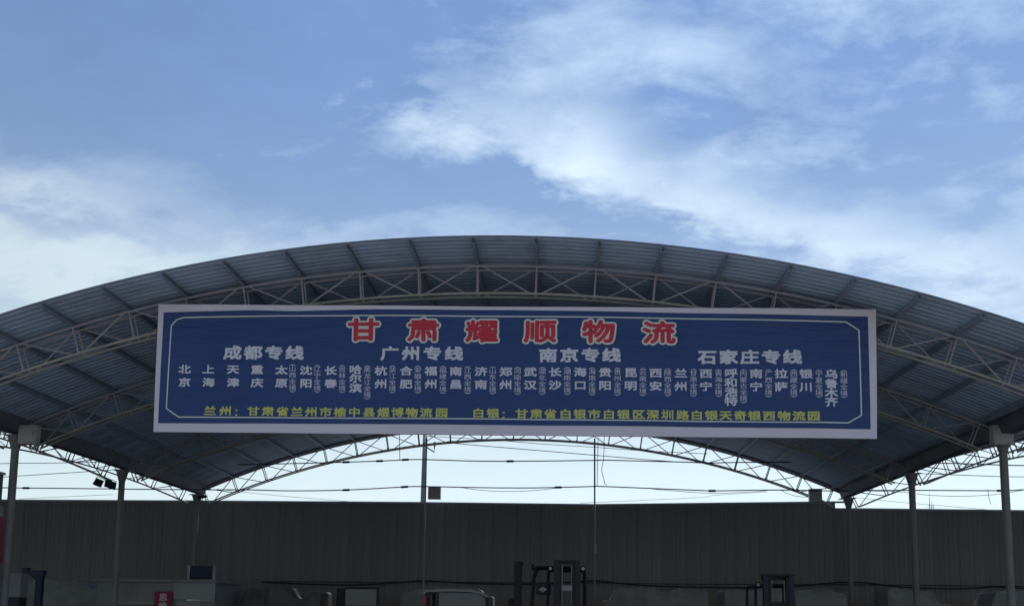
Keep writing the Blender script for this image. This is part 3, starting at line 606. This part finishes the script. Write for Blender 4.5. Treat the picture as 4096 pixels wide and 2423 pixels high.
cable('diag2', 'thin wire sloping across just under the rear truss bottom chord', 0.011, 16.10)
cable('left1', 'thin wire crossing high behind the bay with the floodlights', 0.013, 16.05)
cable('left2', 'thin wire rising towards the slim column with the floodlights', 0.013, 16.12)
cable('right1', 'thin wire crossing the opening above the lower wall stretch', 0.013, 16.05)
cable('drop1', 'short wire hanging straight down to the upper cable', 0.012, 16.02)
cable('drop2', 'thin wire hanging straight between truss and cable beside the pole', 0.011, 15.94)
cable('drop3', 'frayed wire dangling with a kink beside the thin pole', 0.011, 15.92)
for far, lab in (('far1', 'faint far wire sloping down to the wall top beside the concrete pole'), ('far2', 'faint far wire rising away from the wall behind the corner box'), ('far3', 'faint far wire crossing low behind the bay with the floodlights'), ('far4', 'faint far wire sloping down over the lower wall stretch')):
    cable(far, lab, 0.009, 24.0)
CABLES['hang'] = HANG
cable('hang', 'short loose wire end hanging over the lower stretch of wall', 0.009, 15.9)
CABLES['line'] = WALLLINE
cable('line', 'thick black cable slung in swags along the rear wall', 0.030, 16.9)
CABLES['line2'] = [(-9.4, 2.62), (-6.0, 2.62), (-3.4, 2.66), (-0.4, 2.655), (2.8, 2.68), (6.0, 2.665), (12.0, 2.70), (17.0, 2.70), (19.0, 2.69)]
cable('line2', 'thin grey conduit fixed level along the rear wall', 0.016, 17.2)
# ------------------------------------------------------------------ forklifts
def forklift(label, loc, rz, mast_h, mast_w, guard_h, plate_z, colour='yel', emblem=False, carriage_z=0.35, mastcol='dark', lights_w=0.44, plate_mat='greypipe', topbar=0.0):
    t = thing('forklift', label, 'forklift', loc, rz, 'forklifts parked under the canopy')
    w = mast_w/2
    # front of the truck is -Y; the mast stands at y = 0, the body behind it
    ch = MB().bbox(-0.56, 0.56, 0.30, 1.55, 0.28, 0.70, 0.05).bbox(-0.60, -0.30, 0.30, 0.62, 0.55, 0.86, 0.04).bbox(0.30, 0.60, 0.30, 0.62, 0.55, 0.86, 0.04)
    ch.bbox(-0.50, 0.50, 1.05, 1.72, 0.70, 1.18, 0.08)
    ch.build('chassis', M[colour], t)
    MB().prism([(1.56, 0.24), (2.25, 0.30), (2.36, 0.55), (2.33, 1.05), (2.20, 1.20), (1.56, 1.22)], 'x', -0.58, 0.58).build('counterweight', M[colour], t)
    MB().bbox(-0.26, 0.26, 1.05, 1.55, 1.19, 1.30, 0.04).bbox(-0.25, 0.25, 1.48, 1.60, 1.31, 1.78, 0.05).build('seat', M['seat'], t)
    MB().tube([(0, 0.48, 0.88), (0, 0.70, 1.32)], 0.03, 8).build('steering_column', M['dark'], t)
    ring = [(0.17*math.cos(a), 0.71+0.17*math.sin(a)*0.45, 1.34+0.17*math.sin(a)*0.9) for a in [2*math.pi*k/18 for k in range(19)]]
    MB().tube(ring, 0.014, 6).build('steering_wheel', M['black'], t)
    gd = MB()
    for s in (-1, 1):
        gd.tube([(s*0.52, 0.42, 0.85), (s*0.50, 0.52, guard_h-0.25), (s*0.48, 0.62, guard_h)], 0.038, 8)
        gd.tube([(s*0.52, 1.72, 1.1), (s*0.50, 1.68, guard_h-0.1), (s*0.48, 1.62, guard_h)], 0.038, 8)
        gd.tube([(s*0.48, 0.60, guard_h), (s*0.48, 1.66, guard_h)], 0.034, 8)
    gd.tube([(-0.48, 0.60, guard_h), (0.48, 0.60, guard_h)], 0.032, 8).tube([(-0.48, 1.64, guard_h), (0.48, 1.64, guard_h)], 0.032, 8)
    go = gd.build('overhead_guard', M['dark'], t)
    for k in range(6): MB().box(-0.46, 0.46, 0.74+k*0.15, 0.775+k*0.15, guard_h-0.015, guard_h+0.02).build('roof_bar', M['dark'], go)
    # mast: two outer channels, two inner rails, cross members
    ms = MB()
    for s in (-1, 1):
        xo = s*w; xi = s*(w-0.125)
        ms.box(min(xo, xi), max(xo, xi), -0.02, 0.0, 0.08, mast_h).box(min(xo, xo-s*0.03), max(xo, xo-s*0.03), 0.0, 0.15, 0.08, mast_h).box(min(xo, xi), max(xo, xi), 0.15, 0.17, 0.08, mast_h)
    mo = ms.build('mast', M[mastcol], t)
    for s in (-1, 1):
        a, b = s*(w-0.135), s*(w-0.20); MB().box(min(a, b), max(a, b), -0.01, 0.13, 0.10, mast_h-0.04).build('inner_rail', M['dark'], mo)
    for z0, z1 in ((mast_h-0.10, mast_h-0.002), (mast_h*0.45, mast_h*0.45+0.09), (0.35, 0.45)):
        MB().box(-w+0.034-topbar, w-0.034+topbar, 0.172, 0.21, z0, z1).build('cross_member', M['dark'], mo)
    if topbar: MB().box(-w-topbar, w+topbar, -0.03, 0.18, mast_h+0.002, mast_h+0.05).build('top_bar', M['dark'], mo)
    for s in (-1, 1): MB().tube([(s*(w-0.22), 0.09, 0.12), (s*(w-0.22), 0.09, mast_h-0.12)], 0.022, 8).build('lift_cylinder', M['greypipe'], t)
    if plate_z: MB().bbox(-w+0.21, w-0.21, -0.035, -0.012, plate_z[0], plate_z[1], 0.008).build('cover_plate', M[plate_mat], t)
    ca = MB().box(-0.48, 0.48, -0.11, -0.06, carriage_z, carriage_z+0.09).box(-0.48, 0.48, -0.11, -0.06, carriage_z+0.34, carriage_z+0.43)
    for xx in (-0.46, -0.2, 0.16, 0.42): ca.box(xx, xx+0.04, -0.10, -0.065, carriage_z+0.09, carriage_z+0.34)
    ca.build('carriage', M['dark'], t)
    for s in (-1, 1):
        MB().prism([(-0.12, carriage_z+0.42), (-0.165, carriage_z+0.42), (-0.17, carriage_z-0.20), (-1.20, carriage_z-0.245), (-1.20, carriage_z-0.26), (-0.12, carriage_z-0.255)], 'x', s*0.30-0.055, s*0.30+0.055).build('fork', M['dark'], t)
    for (sx, yy, rr, ww) in ((-1, 0.42, 0.33, 0.22), (1, 0.42, 0.33, 0.22), (-1, 1.85, 0.27, 0.18), (1, 1.85, 0.27, 0.18)):
        xx = sx*0.60
        wh = MB().tube([(xx-ww/2, yy, rr), (xx-ww/2+0.03, yy, rr), (xx+ww/2-0.03, yy, rr), (xx+ww/2, yy, rr)], [rr*0.9, rr, rr, rr*0.9], 24).build('wheel', M['black'], t)
        MB().tube([(xx-ww/2-0.01, yy, rr), (xx+ww/2+0.01, yy, rr)], rr*0.55, 16).build('rim', M[colour], wh)
    for s in (-1, 1):
        lz = guard_h+0.02
        lo = MB().bbox(s*lights_w-0.055, s*lights_w+0.055, 0.44, 0.54, lz-0.07, lz+0.07, 0.02).build('work_light', M['dark'], t)
        MB().tube([(s*lights_w, 0.437, lz), (s*lights_w, 0.425, lz)], [0.045, 0.04], 14).build('lens', M['lampglass'], lo)
        MB().tube([(s*lights_w, 0.52, lz), (s*0.48, 0.60, guard_h)], 0.012, 6).build('arm', M['dark'], lo)
    if emblem:
        e = MB().prism([(-0.115, 0), (0, -0.075), (0.115, 0), (0, 0.075)], 'x', 0.565, 0.575)
        eo = e.build('emblem', M['letter'], t, (0, 0.78, 2.20))
        b = MB()
        for dz in (-0.026, 0.026): b.prism([(-0.03, dz), (0, dz-0.018), (0.03, dz), (0, dz+0.018)], 'x', 0.577, 0.581)
        b.build('emblem_mark', M['black'], eo)
        MB().box(0.545, 0.562, 0.60, 1.00, 2.05, 2.36).build('side_plate', M['dark'], t)
    return t
forklift('tall forklift facing out, pale cover plate between its mast rails', (1.715, 7.0, 0), 0, 2.97, 0.70, 2.74, (2.155, 2.305), mastcol='indigo')
forklift('forklift turned side on with a pale diamond emblem', (0.30, 8.05, 0), R(-90), 2.96, 0.72, 2.80, None, emblem=True, carriage_z=1.52)
forklift('forklift facing out alone with a wide bar across its mast top', (7.25, 7.0, 0), 0, 2.60, 0.78, 2.36, (1.72, 1.93), mastcol='indigo', topbar=0.05, plate_mat='dark')

# ------------------------------------------------------------------ small cab vehicle
v = thing('cargo_tricycle', 'small cab vehicle with a pale rounded roof and red rear lamp', 'vehicle', (-1.33, 8.0, 0))
prof = [(-0.86, 2.02), (-0.90, 2.10), (-0.86, 2.17), (-0.2, 2.205), (0.45, 2.185), (0.78, 2.11), (0.90, 1.98), (0.84, 1.98), (0.72, 2.06), (0.4, 2.12), (-0.2, 2.13), (-0.80, 2.10)]
MB().prism(prof, 'y', -0.10, 1.25).build('roof', M['van'], v)
for yy in (-0.08, 1.17):
    MB().prism([(-0.80, 0.95), (-0.68, 0.95), (-0.70, 2.095), (-0.80, 2.095)], 'y', yy, yy+0.06).build('rear_pillar', M['dark'], v)
    MB().prism([(-0.52, 0.95), (-0.47, 0.95), (-0.47, 2.10), (-0.52, 2.10)], 'y', yy, yy+0.06).build('door_pillar', M['dark'], v)
    MB().prism([(0.98, 0.95), (1.06, 0.95), (0.90, 1.97), (0.82, 2.02)], 'y', yy, yy+0.06).build('front_pillar', M['dark'], v)
    MB().prism([(-0.45, 1.05), (0.93, 1.05), (0.82, 1.95), (0.70, 2.04), (0.4, 2.10), (-0.45, 2.10)], 'y', yy+0.025, yy+0.03).build('side_window', M['cabin'], v)
MB().bbox(-0.84, 1.12, -0.10, 1.25, 0.32, 0.95, 0.06).build('cab_body', M['van'], v)
MB().prism([(1.05, 0.96), (1.075, 0.96), (0.925, 1.96), (0.90, 1.96)], 'y', -0.015, 1.165).build('windscreen', M['glass'], v)
MB().bbox(-0.885, -0.795, -0.16, -0.085, 1.62, 2.0, 0.015).build('rear_lamp', M['lampred'], v)
MB().bbox(-2.30, -0.87, -0.12, 1.27, 0.55, 0.95, 0.02).build('cargo_bed', M['blue'], v)
MB().bbox(-0.4, 0.1, 0.2, 0.95, 0.951, 1.12, 0.04).bbox(-0.45, -0.3, 0.2, 0.95, 1.121, 1.55, 0.04).build('seat', M['seat'], v)
for (xx, yy) in ((-1.7, -0.06), (-1.7, 1.21), (0.75, 0.575)):
    wo = MB().tube([(xx, yy-0.07, 0.29), (xx, yy-0.05, 0.29), (xx, yy+0.05, 0.29), (xx, yy+0.07, 0.29)], [0.26, 0.29, 0.29, 0.26], 22).build('wheel', M['black'], v)
    MB().tube([(xx, yy-0.08, 0.29), (xx, yy+0.08, 0.29)], 0.16, 14).build('rim', M['greypipe'], wo)
MB().box(-2.2, 0.9, 0.2, 0.95, 0.24, 0.318).build('frame', M['dark'], v)

# ------------------------------------------------------------------ framed board
b = thing('framed_board', 'pale board in a dark frame standing before the rear wall', 'board', (-5.27, 14.0, 0))
for x0, x1, z0, z1 in ((-0.71, -0.42, 1.70, 2.32), (-0.42, 0.71, 2.30, 2.36), (0.65, 0.71, 1.70, 2.30), (-0.42, 0.65, 1.70, 1.745)):
    MB().box(x0, x1, -0.03, 0.03, z0, z1).build('frame_bar', M['dark'], b)
MB().box(-0.42, 0.65, 0.0, 0.02, 1.746, 2.298).build('panel', M['cabin2'], b)
for xx in (-0.60, 0.60): MB().box(xx-0.03, xx+0.03, -0.028, 0.028, 0, 1.699).build('leg', M['dark'], b)

# ------------------------------------------------------------------ site office cabin
c = thing('site_cabin', 'low grey cabin with a barred window and pale end panel', 'cabin', (-11.4, 12.0, 0))
MB().box(-1.94, 1.93, 0.02, 2.4, 0, 2.40).build('body', M['cabin'], c)
MB().bbox(-2.02, 2.0, -0.10, 2.5, 2.402, 2.52, 0.015).build('roof', M['cabin'], c)
MB().box(0.60, 1.94, -0.03, 0.018, 1.89, 2.40).build('end_panel', M['cabin2'], c)
for z in (1.83, 1.86): MB().box(1.05, 1.95, -0.06, 0.016, z, z+0.014).build('edge_trim', M['chrome'], c)
MB().box(-1.22, -0.02, 0.0, 0.018, 0.95, 1.72).build('window', M['glass'], c)
for z in (0.90, 1.72): MB().box(-1.30, 0.06, -0.04, 0.019, z, z+0.05).build('window_frame', M['greypipe'], c)
for k in range(6): MB().box(-1.17+k*0.22, -1.15+k*0.22, -0.03, -0.012, 0.951, 1.719).build('window_bar', M['greypipe'], c)
MB().box(0.72, 1.5, -0.02, 0.018, 0.03, 1.80).build('door', M['cabin2'], c)
MB().tube([(0.80, -0.05, 0.95), (0.80, -0.05, 1.08)], 0.012, 6).build('door_handle', M['chrome'], c)
s = thing('vertical_sign', 'narrow red upright sign with pale characters on the cabin', 'sign', (-11.10, 11.9, 0))
MB().bbox(-0.28, 0.28, 0, 0.05, 0.55, 2.12, 0.01).build('board', M['signred'], s)
mb = MB()
for ch, zz in (('思', 1.93), ('峰', 1.66)):
    vs, fs = GL[ch]
    for i, (sx, sz) in enumerate(((0, 0), (.006, .006), (-.006, -.006), (.006, -.006), (-.006, .006))):
        mb.add([((px-GCX)/GS*0.25+sx, -0.006-0.0004*i, zz+(py-GCY)/GS*0.22+sz) for px, py in vs], fs)
flat(mb, 'lettering', M['letter'], s)
a = thing('blue_crate', 'dark blue box in a pale frame standing on the cabin roof', 'crate', (-10.05, 12.3, 2.522))
MB().bbox(-0.35, 0.35, 0, 0.5, 0.04, 0.44, 0.02).build('body', M['blue'], a)
for xx in (-0.46, 0.37): MB().box(xx, xx+0.09, -0.02, 0.5, 0.0, 0.46).build('end_frame', M['greypipe'], a)
MB().box(-0.36, 0.36, -0.015, 0.5, 0.0, 0.036).build('base', M['dark'], a)
for k in range(4): MB().box(-0.3, 0.3, -0.012, -0.002, 0.10+k*0.08, 0.125+k*0.08).build('slat', M['blue'], a)

bp = thing('blue_post', 'blue steel post with a short cross beam on top', 'post', (-14.47, 10.6, 0))
MB().box(-0.10, 0.10, -0.08, 0.08, 0.0, 2.40).build('shaft', M['blue'], bp)
MB().prism([(-0.54, 2.56), (0.14, 2.56), (0.14, 2.70), (-0.38, 2.70), (-0.38, 2.78), (-0.54, 2.78)], 'y', -0.1, 0.1).build('cross_beam', M['blue'], bp)
MB().prism([(-0.30, 2.559), (0.12, 2.559), (0.10, 2.401), (-0.10, 2.401)], 'y', -0.08, 0.08).build('gusset', M['blue'], bp)
cb = thing('narrow_cabinet', 'narrow pale cabinet with a dark base beside the blue post', 'cabinet', (-14.35, 9.0, 0))
MB().bbox(-0.17, 0.17, 0, 0.4, 1.86, 2.56, 0.012).build('upper_box', M['cabin'], cb)
MB().bbox(-0.17, 0.17, 0, 0.4, 0.0, 1.858, 0.012).build('base', M['dark'], cb)
MB().box(-0.10, 0.10, -0.008, -0.001, 1.55, 1.80).build('panel', M['blue'], cb)

# ------------------------------------------------------------------ covered goods along the wall
def pile(label, x, y, w, d, hts, mat, seed):
    """tarpaulin over stacked goods: heights along the pile, draped with folds"""
    nx, nz, nt = 40, 14, 12; mb = MB()
    def top(u):
        k = u*(len(hts)-1); i = min(int(k), len(hts)-2); f = min(1.0, max(0.0, (k-i-0.36)/0.28)); return hts[i]*(1-f)+hts[i+1]*f
    ring = []
    prof = [(0, t/nz) for t in range(nz+1)] + [((t+1)/nt, 1.0) for t in range(nt)] + [(1, 1-(t+1)/nz) for t in range(nz)]
    vs = []
    for i in range(nx+1):
        u = i/nx; hh = top(u)
        for (a, bq) in prof:
            e = 0.10*(1-bq)
            px = (u-0.5)*w*(1+0.05*(1-bq)); py = (a-0.5)*(d+2*e); pz = bq*hh
            q = Vector((px*2.2+seed, py*2.2, pz*1.4)); nz_ = mnoise.noise(q); n2 = mnoise.noise(q*2.7)
            fold = 0.022*math.sin(px*9+3*nz_)+0.012*math.sin(px*23+seed)
            py += (0.045*nz_+0.03*n2+fold)*(1 if a in (0, 1) else 0); pz += (0.03*nz_+0.03*n2)*bq
            if i in (0, nx): pz *= 0.97
            vs.append((px+0.04*n2, py, max(pz, 0.0)))
    w_ = len(prof)
    fs = [(i*w_+k, i*w_+k+1, (i+1)*w_+k+1, (i+1)*w_+k) for i in range(nx) for k in range(w_-1)]
    fs += [tuple(range(w_)), tuple(nx*w_+k for k in range(w_))[::-1]]
    o = inst('covered_pile', shade_auto(mb.add(vs, fs).mesh('covered_pile'), 32), mat, None, (x, y, 0))
    tag(o, label, 'goods', 'covered goods along the rear wall')
pile('dark covered pile of goods between cabin and framed board', -7.9, 14.2, 3.0, 1.6, (1.7, 2.25, 2.32, 1.95, 2.2), M['tarp2'], 3.1)
pile('grey covered pile of goods behind the small cab vehicle', -2.2, 14.2, 3.0, 1.5, (2.2, 2.3, 2.25, 2.35, 2.1), M['tarp'], 8.7)
pile('long grey covered pile between thin pole and lone forklift', 4.7, 14.2, 3.4, 1.5, (2.0, 2.38, 2.42, 2.3, 2.4, 2.35), M['tarp'], 12.4)
pile('grey covered pile of goods behind the lone forklift', 8.9, 14.2, 3.9, 1.5, (2.4, 2.36, 2.45, 2.4, 2.42, 2.3), M['tarp'], 17.9)
pile('grey covered pile beside the corner column, sloping down to one end', 13.4, 14.2, 2.4, 1.5, (2.5, 2.45, 2.4, 2.0, 1.75), M['tarp'], 23.5)
pile('grey covered pile under the low stretch of rear wall', 17.0, 14.2, 3.6, 1.5, (1.9, 2.4, 2.42, 2.38, 2.3, 2.25), M['tarp'], 29.2)
pile('grey covered pile of goods next to the cabinet and cabin', -16.0, 14.2, 4.4, 1.5, (2.3, 2.45, 2.5, 2.4, 2.2), M['tarp'], 35.2)

# ------------------------------------------------------------------ weed tip over the wall
sh = thing('bare_shrub', 'thin dark shrub tip showing above the lower rear wall', 'shrub', (15.78, 19.0, 0))
st = MB()
for (dx_, top_, ln) in ((-0.05, 6.33, 0.0), (0.10, 5.95, 0.14), (0.02, 6.05, -0.10), (0.32, 5.74, 0.05), (-0.2, 5.5, -0.1)):
    st.tube([(dx_*0.2, 0, 0), (dx_*0.7, 0.03, 3.0), (dx_+ln*0.3, 0.02, top_-0.6), (dx_+ln*-0.2, 0, top_)], [0.03, 0.022, 0.014, 0.003], 6)
st.build('stem', M['bark'], sh)
lf = MB()
for k in range(140):
    z = 3.4 + 2.45*random.random(); a = random.random()*6.28; r_ = 0.10+0.25*random.random()*(6.2-z)/2.6
    c_ = Vector((0.02+r_*math.cos(a), r_*math.sin(a), z)); d1 = Vector((random.uniform(-1,1), random.uniform(-1,1), random.uniform(-.4,1))).normalized(); d2 = d1.orthogonal().normalized()
    lf.add([c_, c_+d1*0.05+d2*0.014, c_+d1*0.10, c_+d1*0.05-d2*0.014], [(0,1,2,3)])
lf.build('leaves', M['leaf'], sh)
